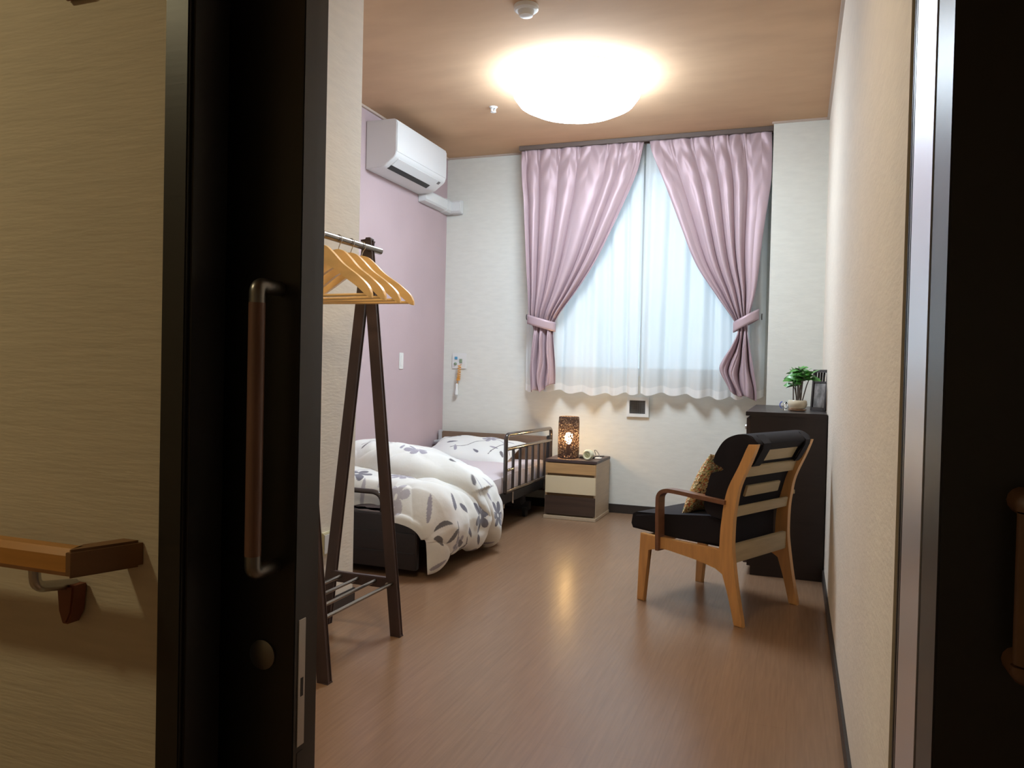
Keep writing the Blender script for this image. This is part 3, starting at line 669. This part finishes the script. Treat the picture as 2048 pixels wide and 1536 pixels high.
def join_layers(name, layers, label, cat):
    Vs, Fs, Cs = [], [], []; base = 0
    for (A_, Bn, s, Y, mot, offs) in layers:
        n, k = A_.shape[:2]; I = np.arange(n*k).reshape(n, k)
        for G, fl in ((A_, False), (Bn, True)):
            F = np.stack([I[:-1, :-1], I[1:, :-1], I[1:, 1:], I[:-1, 1:]], -1).reshape(-1, 4); F = F[:, ::-1] if fl else F
            Vs.append(G.reshape(-1, 3)); Fs.append(F+base); Cs.append(print_colors(s+offs[0], Y+offs[1], mot).reshape(-1, 3)); base += n*k
        o1, o2 = base-2*n*k, base-n*k
        for e in (I[0], I[-1][::-1], I[:, 0][::-1], I[:, -1]):
            Fs.append(np.stack([e[:-1]+o1, e[1:]+o1, e[1:]+o2, e[:-1]+o2], -1))
    V = np.concatenate(Vs); F = np.concatenate(Fs); Cc = np.concatenate(Cs); off = np.array([V[:, 0].mean(), V[:, 1].mean(), V[:, 2].min()])
    me = bpy.data.meshes.new(name); me.from_pydata((V-off).tolist(), [], F.tolist()); me.materials.append(M['print']); me.shade_smooth()
    a = me.color_attributes.new('print', 'FLOAT_COLOR', 'POINT'); a.data.foreach_set('color', np.concatenate([Cc, np.ones((len(V), 1))], 1).astype(np.float32).ravel())
    o = bpy.data.objects.new(name, me); C.objects.link(o); o.location = off; return tagp(o, label, cat)
# motifs in (s, y-3) metres
mA = [('l', .92, .235, .034, 1.2, 3), ('l', .98, .215, .036, .4, 3), ('l', 1.10, .225, .034, 2.2, 1), ('l', 1.16, .215, .03, 1.0, 3), ('l', .84, .22, .03, 2.0, 1), ('l', 1.00, .50, .036, .6, 0), ('l', 1.08, .48, .036, 2.3, 0), ('s', .98, .45, .2, .3, 3), ('l', 1.16, .36, .04, .5, 3), ('l', 1.20, .30, .036, 2.2, 3), ('l', 1.13, .66, .034, 1.0, 0), ('l', .74, .48, .036, .2, 1), ('l', .57, .33, .03, 1.2, 2), ('f', .20, .52, .06, 1, 1), ('l', 1.22, .70, .036, .3, 2), ('f', .40, .37, .078, .3, 0), ('f', .63, .42, .070, 1.0, 1), ('f', .70, .22, .06, .2, 2), ('f', .95, .62, .075, .8, 0), ('f', 1.03, .33, .05, .5, 1), ('f', .10, .35, .07, .4, 1),
      ('s', .93, .30, .26, -.3, 3), ('l', .87, .33, .034, 2.2, 0), ('l', .90, .40, .034, 1.0, 0), ('l', .98, .27, .036, -.8, 3), ('l', 1.03, .36, .040, .9, 3), ('l', 1.10, .29, .042, .2, 3), ('l', 1.12, .42, .040, 1.3, 3),
      ('l', .80, .55, .034, .6, 1), ('l', .84, .66, .030, 2.0, 1), ('l', .88, .73, .028, 1.0, 0), ('l', 1.06, .62, .03, .4, 0), ('l', 1.20, .55, .04, .3, 2), ('f', 1.16, .52, .05, 0, 2),
      ('l', .50, .52, .04, .4, 1), ('l', .48, .30, .035, 1.9, 2), ('s', .33, .40, .24, .6, 1), ('l', .22, .55, .03, 2, 1)]
mB = rnd_motifs(11, 1.2, 1.9, 0, 0)+[('f', .62, .60, .075, .5, 1), ('l', .53, .60, .030, 1.7, 1), ('l', .78, .60, .030, 1.3, 3), ('l', .84, .61, .030, 1.8, 3), ('s', .78, .64, .1, .0, 1), ('s', .24, .68, .20, .1, 3), ('l', .28, .66, .030, 1.2, 3), ('l', .36, .65, .030, 2.0, 3), ('l', .44, .67, .026, 1.0, 1), ('l', .70, .74, .026, .4, 2),
      ('f', .97, .80, .060, .4, 0), ('f', 1.00, .86, .045, .9, 1), ('l', .90, .74, .035, 1.0, 1), ('l', .86, .82, .028, .4, 2), ('l', 1.10, .88, .032, .3, 0), ('l', 1.16, .93, .035, 1.2, 0), ('l', 1.05, .93, .03, 2.2, 2), ('f', 1.13, .80, .03, .2, 1)]
LA = layer(yN_A, yF_A, s_A, th_A, 2)
dp = np.clip((3.325-LA[3])/.06, 0, 1)**1.5*.075*np.clip((.58-LA[2]/PL)/.08, 0, 1)
q_ = LA[2]/PL; dp = dp+np.clip((3.25-LA[3])/.07, 0, 1)**1.3*.10*np.clip((q_-.50)/.05, 0, 1)*np.clip((.86-q_)/.10, 0, 1)
for G in LA[:2]: G[..., 2] -= dp
LB = layer(yN_B, yF_B, s_B, th_B, 5, wr=.9)
# the folded-back half rides on the lower one near the foot
bumpB = .045*np.clip((3.95-LB[3])/.35, 0, 1); x_, z_, nx_, nz_ = path(LB[2])
for G in LB[:2]: G[..., 0] += nx_*bumpB; G[..., 2] += nz_*bumpB
join_layers('duvet', [(*LA, mA, (0, -3)), (*LB, mB, (0, -3))], 'rumpled white duvet with grey flowers folded back and hanging over the bed side', 'duvet')

# ------------------------------------------------------------------ nightstand and what stands on it
NX0, NX1, NY0, NY1 = -1.530, -1.188, 4.885, 5.262
t = thing('nightstand', 'small nightstand with light oak, cream and dark drawers beside the bed', 'nightstand', ((NX0+NX1)/2, (NY0+NY1)/2, 0))
obj('top', bx(NX0-.002, NX1+.004, NY0-.004, NY1, .370, .388, .002), 'dark_wood', t)
bm = B(); box(bm, NX0, NX0+.014, NY0+.004, NY1, .022, .370); box(bm, NX1-.014, NX1, NY0+.004, NY1, .022, .370); box(bm, NX0+.014, NX1-.014, NY1-.01, NY1, .022, .370)
obj('carcass', bm, 'nw_side', t)
obj('recess', bx(NX0+.014, NX1-.014, NY0+.012, NY1-.01, .022, .370), 'nw_gap', t)
obj('plinth', bx(NX0-.004, NX1+.004, NY0-.012, NY1, 0, .022, .002), 'nw_side', t)
for z0, z1, m, lab in ((.297, .364, 'wood_drawer', 'light oak top drawer'), (.168, .281, 'cream_drawer', 'cream middle drawer'), (.030, .150, 'dark_drawer', 'dark brown bottom drawer')):
    o = obj('drawer', bx(NX0+.003, NX1-.003, NY0-.004, NY0+.012, z0, z1, .0015), m, t); o['label'] = lab
lx, ly = -1.405, 4.985; zt = .388
t = thing('table_lamp', 'dark woven cylinder lamp glowing on the nightstand', 'lamp', (lx, ly, zt))
obj('base', lathe(B(), [(.055, zt), (.055, zt+.012), (.02, zt+.018)], (lx, ly, 0), 28), 'dark_wood', t)
bm = B(); n = 64; prof = [(.069, zt+.004), (.070, zt+.05), (.069, zt+.15), (.068, zt+.24), (.066, zt+.272), (.060, zt+.278)]
rings = [[bm.verts.new((lx+(r_i+.0012*math.sin(k*9.0+z*300))*math.cos(2*PI*k/n), ly+(r_i+.0012*math.sin(k*9.0+z*300))*math.sin(2*PI*k/n), z)) for k in range(n)] for r_i, z in prof]
for i in range(len(rings)-1):
    for k in range(n): bm.faces.new((rings[i][k], rings[i][(k+1) % n], rings[i+1][(k+1) % n], rings[i+1][k]))
obj('lamp_shade', bm, 'shade', t)
obj('socket', lathe(B(), [(.012, zt+.018), (.012, zt+.095)], (lx, ly, 0), 16), 'black', t)
bl = [(.010, zt+.095), (.018, zt+.11), (.026, zt+.128), (.028, zt+.143), (.023, zt+.160), (.010, zt+.170), (.002, zt+.172)]
obj('bulb', lathe(B(), bl, (lx, ly, 0), 24), 'bulb', t)
obj('cord', tube(B(), [(lx+.06, ly+.02, zt+.004), (lx+.085, ly+.05, zt+.004), (lx+.11, ly+.10, zt+.004), (lx+.16, ly+.16, zt+.0045), (lx+.19, ly+.22, zt+.004)], .003, 8), 'black', t)
obj('cord_switch', bx(lx+.068, lx+.098, ly+.028, ly+.050, zt, zt+.014, .004), 'black', t)
cx, cy, cz = -1.262, 4.955, zt+.034
t = thing('alarm_clock', 'small round cream alarm clock on the nightstand', 'clock', (cx, cy, zt), math.radians(-6))
obj('case', lathe(B(), [(.019, -.0170), (.023, -.0215), (.029, -.0215), (.034, -.012), (.034, .014), (.028, .022), (.004, .024)], (0, 0, .034), 32, 'y'), 'clock', t, local=True)
obj('dial', lathe(B(), [(.0195, -.0168), (.0195, -.0175), (.001, -.0176)], (0, 0, .034), 28, 'y'), 'clock_face', t, local=True)
bm = B(); beam(bm, (0, -.0185, .034), (-.009, -.0185, .045), .0018, .0006, bev=0); beam(bm, (0, -.0190, .034), (.007, -.0190, .026), .0018, .0006, bev=0); obj('hands', bm, 'black', t, local=True)
obj('foot', bx(-.018, .018, -.014, .014, 0, .008, .002), 'clock', t, local=True)
t = thing('charger', 'small white charger with a grey cord behind the alarm clock', 'charger', (-1.215, 5.06, zt))
obj('plug', bx(-1.238, -1.196, 5.03, 5.075, zt, zt+.010, .003), 'white', t)
obj('plug_body', bx(-1.262, -1.240, 5.035, 5.065, zt, zt+.014, .003), 'black', t)
obj('cord', tube(B(), rounded([(-1.215, 5.07, zt+.008), (-1.225, 5.11, zt+.020), (-1.255, 5.15, zt+.045), (-1.28, 5.19, zt+.045), (-1.285, 5.256, zt+.004)], .03), .0022, 8), 'vent', t)

# ------------------------------------------------------------------ dresser and what stands on it
DX0, DX1, DY0, DY1 = -.207, .141, 3.933, 4.925
t = thing('dresser', 'tall black-brown chest of drawers against the right wall behind the armchair', 'dresser', ((DX0+DX1)/2, (DY0+DY1)/2, 0))
obj('top', bx(DX0-.018, DX1, DY0-.004, DY1, .768, .788, .0015), 'dresser', t)
obj('carcass', bx(DX0+.004, DX1, DY0, DY1-.004, .045, .768, .001), 'dresser', t)
obj('plinth', bx(DX0+.02, DX1, DY0+.004, DY1-.01, 0, .045), 'dresser', t)
for i in range(4):
    z0 = .055+i*.178
    for j in range(2 if i == 3 else 1):
        ya = DY0+.012+(j*.487 if i == 3 else 0); yb = ya+(.480 if i == 3 else .967)
        o = obj('drawer', bx(DX0-.014, DX0+.004, ya, yb, z0, z0+.168, .0015), 'dark_wood', t)
        obj('knob', lathe(B(), [(.006, DX0-.014), (.006, DX0-.022), (.013, DX0-.027), (.011, DX0-.033), (.003, DX0-.035)], (0, (ya+yb)/2, z0+.11), 18, 'x'), 'metal', o)
o = obj('hook', rounded and tube(B(), rounded([(.002, DY0, .413), (.002, DY0-.014, .413), (.002, DY0-.014, .428)], .006, 4), .0055, 10), 'slat', t); o['label'] = 'pale hook on the side panel'
px, py, pz = .008, 4.20, .788
t = thing('potted_plant', 'small leafy plant in a cream bowl pot on the dresser', 'plant', (px, py, pz))
obj('saucer', lathe(B(), [(.030, pz), (.042, pz+.004), (.044, pz+.010), (.040, pz+.010), (.03, pz+.006)], (px, py, 0), 32), 'saucer', t)
obj('pot', lathe(B(), [(.022, pz+.007), (.038, pz+.014), (.047, pz+.032), (.045, pz+.050), (.041, pz+.055), (.039, pz+.052), (.038, pz+.045)], (px, py, 0), 36), 'pot', t)
obj('soil', lathe(B(), [(.002, pz+.047), (.0395, pz+.046)], (px, py, 0), 24), 'soil', t)
bm = B(); lb = B(); rg = random.Random(4)
def leaf(bm, base, d, up_, L, W):
    d = d.normalized(); s = d.cross(up_).normalized(); u2 = s.cross(d); rows = []
    for k, (a, wd, dr) in enumerate(((0, .05, 0), (.2, .6, .02), (.45, 1, .01), (.7, .8, -.05), (.9, .35, -.13), (1, .02, -.18))):
        c = base+d*(a*L)+u2*(dr*L); rows.append([bm.verts.new(c-s*(W*wd)+u2*(.12*W*wd)), bm.verts.new(c), bm.verts.new(c+s*(W*wd)+u2*(.12*W*wd))])
    for i in range(5):
        for j in range(2): bm.faces.new((rows[i][j], rows[i][j+1], rows[i+1][j+1], rows[i+1][j]))
for i in range(11):
    a = rg.uniform(0, 2*PI); sp = rg.uniform(.010, .062); hgt = rg.uniform(.085, .175)
    b0 = Vector((px+.022*math.cos(a)*rg.random(), py+.022*math.sin(a)*rg.random(), pz+.045)); tip = Vector((px-.005+sp*math.cos(a)*1.2, py+sp*math.sin(a), pz+.05+hgt)); mid = (b0+tip)/2+Vector((0, 0, .015))
    tube(bm, [b0, mid, tip], [.0032, .0026, .0016], 6)
    for k in range(8):
        aa = a+k*2.4; el = rg.uniform(-.1, .75); d = Vector((math.cos(aa)*math.cos(el), math.sin(aa)*math.cos(el), math.sin(el))); q = tip+(mid-tip)*(k*.075)
        leaf(lb, q, d, Vector((rg.uniform(-.6, .6), rg.uniform(-1.0, .3), .6)).normalized(), rg.uniform(.036, .056), rg.uniform(.012, .018))
obj('stems', bm, 'stem', t); obj('foliage', lb, 'leaf', t)
bm = B(); c0 = Vector((-.048, 4.22, .788))
t = thing('glass_ornament', 'tiny clear and blue glass figurine left of the potted plant', 'ornament', c0)
obj('body', lathe(B(), [(.008, .788), (.011, .792), (.006, .800), (.010, .812), (.011, .822), (.004, .832)], (c0.x, c0.y, 0), 20), 'clear_glass', t)
obj('handle', tube(B(), [(c0.x-.010+.012*math.cos(a)-.006, c0.y, .816+.016*math.sin(a)) for a in [i*PI/8+PI/2 for i in range(9)]], .0025, 8), 'blue_glass', t)
t = thing('picture_frame', 'dark carved openwork picture frame leaning by the right wall on the dresser', 'picture frame', (.105, 4.33, .788), math.radians(-62))
# local: x = width, y = depth, z = up; leans back a little
def fr(a, b, c, d, z0, z1, sh=.06):
    bm = B(); box(bm, a, b, c, d, z0, z1, .0015)
    for v in bm.verts: v.co.y += v.co.z*sh
    return bm
bm = fr(-.075, -.058, 0, .016, 0, .212); b2 = [fr(.058, .075, 0, .016, 0, .212), fr(-.058, .058, 0, .016, .197, .212), fr(-.058, .058, 0, .016, 0, .016)]
for i in range(3): b2.append(fr(-.030+i*.026, -.022+i*.026, .002, .012, .150, .197))
b2.append(fr(-.058, .058, .002, .012, .143, .152))
for x in b2:
    me = bpy.data.meshes.new('tmp'); x.to_mesh(me); x.free(); bm.from_mesh(me); bpy.data.meshes.remove(me)
obj('frame', bm, 'dresser', t, local=True); obj('photo', fr(-.058, .058, .006, .009, .016, .143), 'photo', t, local=True)
bm = B(); beam(bm, (0, .020, .13), (0, .040, .003), .02, .003, bev=0); obj('easel_back', bm, 'dresser', t, local=True)

# ------------------------------------------------------------------ armchair. local frame: +y = the way it faces, x=0 left side frame, x=-W right side frame (seen from behind: left to right = -x.. )
FV = Vector((-.89997, .43596, 0)); A0 = Vector((-.18, 3.09, 0)); W = .472
ch = thing('armchair', 'wooden armchair with black cushions and pale back slats seen from behind', 'armchair', A0, math.atan2(FV.y, FV.x)-PI/2)
# with this rotation local +y maps to FV and local -x... left of FV is -x; the second side frame lies at +x
def side(x0, x1):
    back = [(-.017, .700), (.020, .615), (.060, .534), (.078, .470), (.086, .410), (.092, .350), (.094, .277)]
    outline = catmull([(-.055, .703), (-.030, .640), (.014, .540), (.030, .460), (.037, .395), (.038, .300), (.030, .230), (.012, .120), (-.014, 0)], 5)
    inner = [(.024, 0), (.055, .120), (.076, .190), (.110, .208), (.197, .222), (.326, .236), (.358, .240)]
    tail = [(.415, .262), (.430, .232), (.447, 0), (.482, 0), (.476, .14), (.472, .285)]
    top = [(.30, .281), (.095, .277)]
    front = catmull(back[::-1], 4)
    poly = [tuple(p) for p in outline]+inner+[(.405, .226), (.430, .222), (.447, 0), (.482, 0), (.476, .14), (.472, .285)]+[(.30, .281)]+[tuple(p) for p in front]
    return prism(B(), poly, x0, x1, 'x', .003)
for x0 in (0, W-.024): 
    obj('side_frame', side(x0, x0+.024), 'oak_v', ch, local=True)
for x0 in (-.006, W-.020):
    bm = B(); pts = [(x0+.013, y, z) for y, z in catmull([(.070, .468), (.20, .476), (.31, .482), (.352, .478), (.376, .458), (.380, .42), (.378, .32), (.376, .228)], 6)]
    for i in range(len(pts)-1):
        pass
    # bent laminated strip: rectangular section swept along the curve
    V = []; 
    for i, p in enumerate(pts):
        a = Vector(pts[max(0, i-1)]); b = Vector(pts[min(len(pts)-1, i+1)]); T = (b-a).normalized(); N = Vector((0, -T.z, T.y)); th = .008; wd = .022 if i < 22 else .022
        V.append([bm.verts.new(Vector(p)+Vector((sx*wd, 0, 0))+N*(sn*th)) for sx, sn in ((-1, -1), (1, -1), (1, 1), (-1, 1))])
    for i in range(len(V)-1):
        for k in range(4): bm.faces.new((V[i][k], V[i][(k+1) % 4], V[i+1][(k+1) % 4], V[i+1][k]))
    bm.faces.new(V[0][::-1]); bm.faces.new(V[-1])
    obj('arm', bm, 'arm', ch, local=True)
# back slats, tilted to follow the back posts
for (y0, z1, y1, z0, xa, xb) in ((-.033, .690, .000, .628, .112, .070), (-.000, .612, .016, .568, .024, .024), (.040, .526, .052, .482, .118, .082), (.034, .452, .040, .412, .024, .024)):
    p = Vector((xa, (y0+y1)/2+.010, (z0+z1)/2)); q = Vector((W-xb, p.y, p.z)); L = math.hypot(y1-y0, z1-z0)
    bm = B(); beam(bm, p, q, .012, L, (0, (y0-y1)/L, (z1-z0)/L), .002); obj('back_slat', bm, 'slat', ch, local=True)
obj('rear_rail', bx(.024, W-.024, .042, .062, .232, .305, .003), 'slat', ch, local=True)
obj('front_rail', bx(.024, W-.024, .440, .460, .235, .278, .003), 'oak', ch, local=True)
def cushion(x0, x1, y0, y1, z0, z1, r, name, cuts=10):
    bm = bx(x0, x1, y0, y1, z0, z1, r, 4); return bm
bm = B(); prism(bm, [(.092, .282), (.300, .285), (.543, .291), (.552, .310), (.545, .352), (.525, .362), (.35, .378), (.16, .400), (.092, .404)], .030, W-.030, 'x', .014)
obj('seat_cushion', bm, 'black_fabric', ch, local=True)
bp = catmull([(.085, .395), (.165, .415), (.172, .470), (.158, .530), (.146, .572), (.084, .594), (.138, .616), (.120, .668), (.085, .712), (.030, .735), (-.020, .732), (-.048, .706), (-.038, .690), (-.006, .655), (.022, .600), (.050, .540), (.070, .470), (.082, .430)], 5)
bm = B(); prism(bm, [tuple(p) for p in bp[:-1]], .012, W-.012, 'x', .016)
bc = obj('back_cushion', bm, 'black_fabric', ch, local=True)
# straps of the headrest roll looped over the post tops
for x0, sw in ((.052, .060), (W-.070, .040)):
    bm = B(); pts = [(-.020, .735), (-.048, .708), (-.046, .690), (-.012, .628), (.000, .615)]
    V = []
    for y, z in pts: V.append([bm.verts.new((x0, y, z)), bm.verts.new((x0+sw, y, z)), bm.verts.new((x0+sw, y-.006, z-.004)), bm.verts.new((x0, y-.006, z-.004))])
    for i in range(len(V)-1):
        for k in range(4): bm.faces.new((V[i][k], V[i][(k+1) % 4], V[i+1][(k+1) % 4], V[i+1][k]))
    bm.faces.new(V[0][::-1]); bm.faces.new(V[-1]); obj('strap', bm, 'black_fabric', bc, local=True)
# tweed throw cushion standing on the seat
def ch_world(x, y, z):
    R = Matrix.Rotation(ch.rotation_euler.z, 3, 'Z'); return A0+R@Vector((x, y, z))
cw = ch_world(.235, .262, .505)
pillow('throw_cushion', tuple(cw), (.30, .30), .10, (math.radians(116), 0, ch.rotation_euler.z), 'tweed', 'orange and cream tweed cushion standing on the armchair seat', 'cushion', None, 60)

# ------------------------------------------------------------------ garment rack with hangers
RY = 2.493; RYN = 2.038
t = thing('garment_rack', 'dark wooden garment rack with a metal rod and slatted shoe shelf by the door', 'garment rack', (-1.475, (RY+RYN)/2, 0))
for y in (RY, RYN):
    for s, dy in ((-1, .011), (1, -.011)):
        p, q = (-1.475+s*.155, y+dy, 0), (-1.475+s*.004, y+dy, 1.418)
        bm = B(); beam(bm, p, q, .034, .021, (0, 1, 0), .003)
        if s < 0: prism(bm, [(-1.492, 1.395), (-1.463, 1.395), (-1.461, 1.425), (-1.470, 1.432), (-1.486, 1.432), (-1.492, 1.42)], y+dy-.010, y+dy+.010, 'y', .002)
        obj('leg', bm, 'dark_wood', t)
    obj('crossbar', bx(-1.475-.128, -1.475+.128, y-.012, y+.010, .166, .204, .003), 'dark_wood', t)
obj('hanging_rod', tube(B(), [(-1.456, RYN-.08, 1.388), (-1.456, RY+.055, 1.388)], .0125, 18), 'rod', t)
for i in range(4):
    x = -1.555+i*.0725; obj('shelf_rod', tube(B(), [(x, RYN, .190), (x, RY-.006, .190)], .0062, 10), 'rod', t)
for y in (RY-.024, RYN-.024):
    obj('bolt', lathe(B(), [(.007, y+.0), (.007, y-.003), (.002, y-.004)], (-1.355, 0, .185), 12, 'y'), 'metal', t)

def make_hanger(label):
    # local: hook centre at the origin (rod axis), body hangs below in the x-z plane
    h = thing('coat_hanger', label, 'hanger', (0, 0, 0), 0, 'wooden hangers on the rod')
    body = []
    topc = catmull([(-.206, -.196), (-.190, -.168), (-.150, -.135), (-.095, -.098), (-.058, -.064), (-.028, -.040), (0, -.033), (.028, -.040), (.058, -.064), (.095, -.098), (.150, -.135), (.190, -.168), (.206, -.196)], 5)
    botc = catmull([(.206, -.208), (.190, -.203), (.150, -.172), (.100, -.140), (.050, -.108), (0, -.092), (-.050, -.108), (-.100, -.140), (-.150, -.172), (-.190, -.203), (-.206, -.208)], 5)
    poly = [tuple(p) for p in topc]+[tuple(p) for p in botc]
    bm = prism(B(), poly, -.0065, .0065, 'y', .0025)
    obj('body', bm, 'hanger', h, local=True)
    hk = [(0, 0, -.034), (0, 0, -.026)]
    R_ = .0165
    for k in range(13):
        a = -PI/2+.55-k*(PI*1.42)/12*-1
        hk.append((R_*math.cos(a), 0, R_*math.sin(a)-.0+.0))
    hk[0] = (0, 0, -.036); hk[1] = (.004, 0, -.024)
    obj('hook', tube(B(), hk, .0016, 8), 'chrome', h, local=True)
    obj('trouser_bar', tube(B(), [(-.186, 0, -.198), (.186, 0, -.198)], .0052, 12), 'hanger', h, local=True)
    return h
def copy_tree(o, parent=None):
    c = o.copy(); C.objects.link(c); c.parent = parent
    for k in list(o.children): copy_tree(k, c)
    return c
hl = ['wooden coat hanger nearest the door, leftmost on the rod', 'wooden coat hanger second from the door on the rod', 'wooden coat hanger third from the door on the rod', 'wooden coat hanger farthest from the door, next to the rack leg']
h0 = make_hanger(hl[0])
for i, (y, rz, dx) in enumerate(((2.165, -5, 0), (2.268, -9, 0), (2.345, -4, 0), (2.418, 3, 0))):
    h = h0 if i == 0 else copy_tree(h0)
    h['label'] = hl[i]; h.location = (-1.456, y, 1.3855); h.rotation_euler = (0, 0, math.radians(rz))
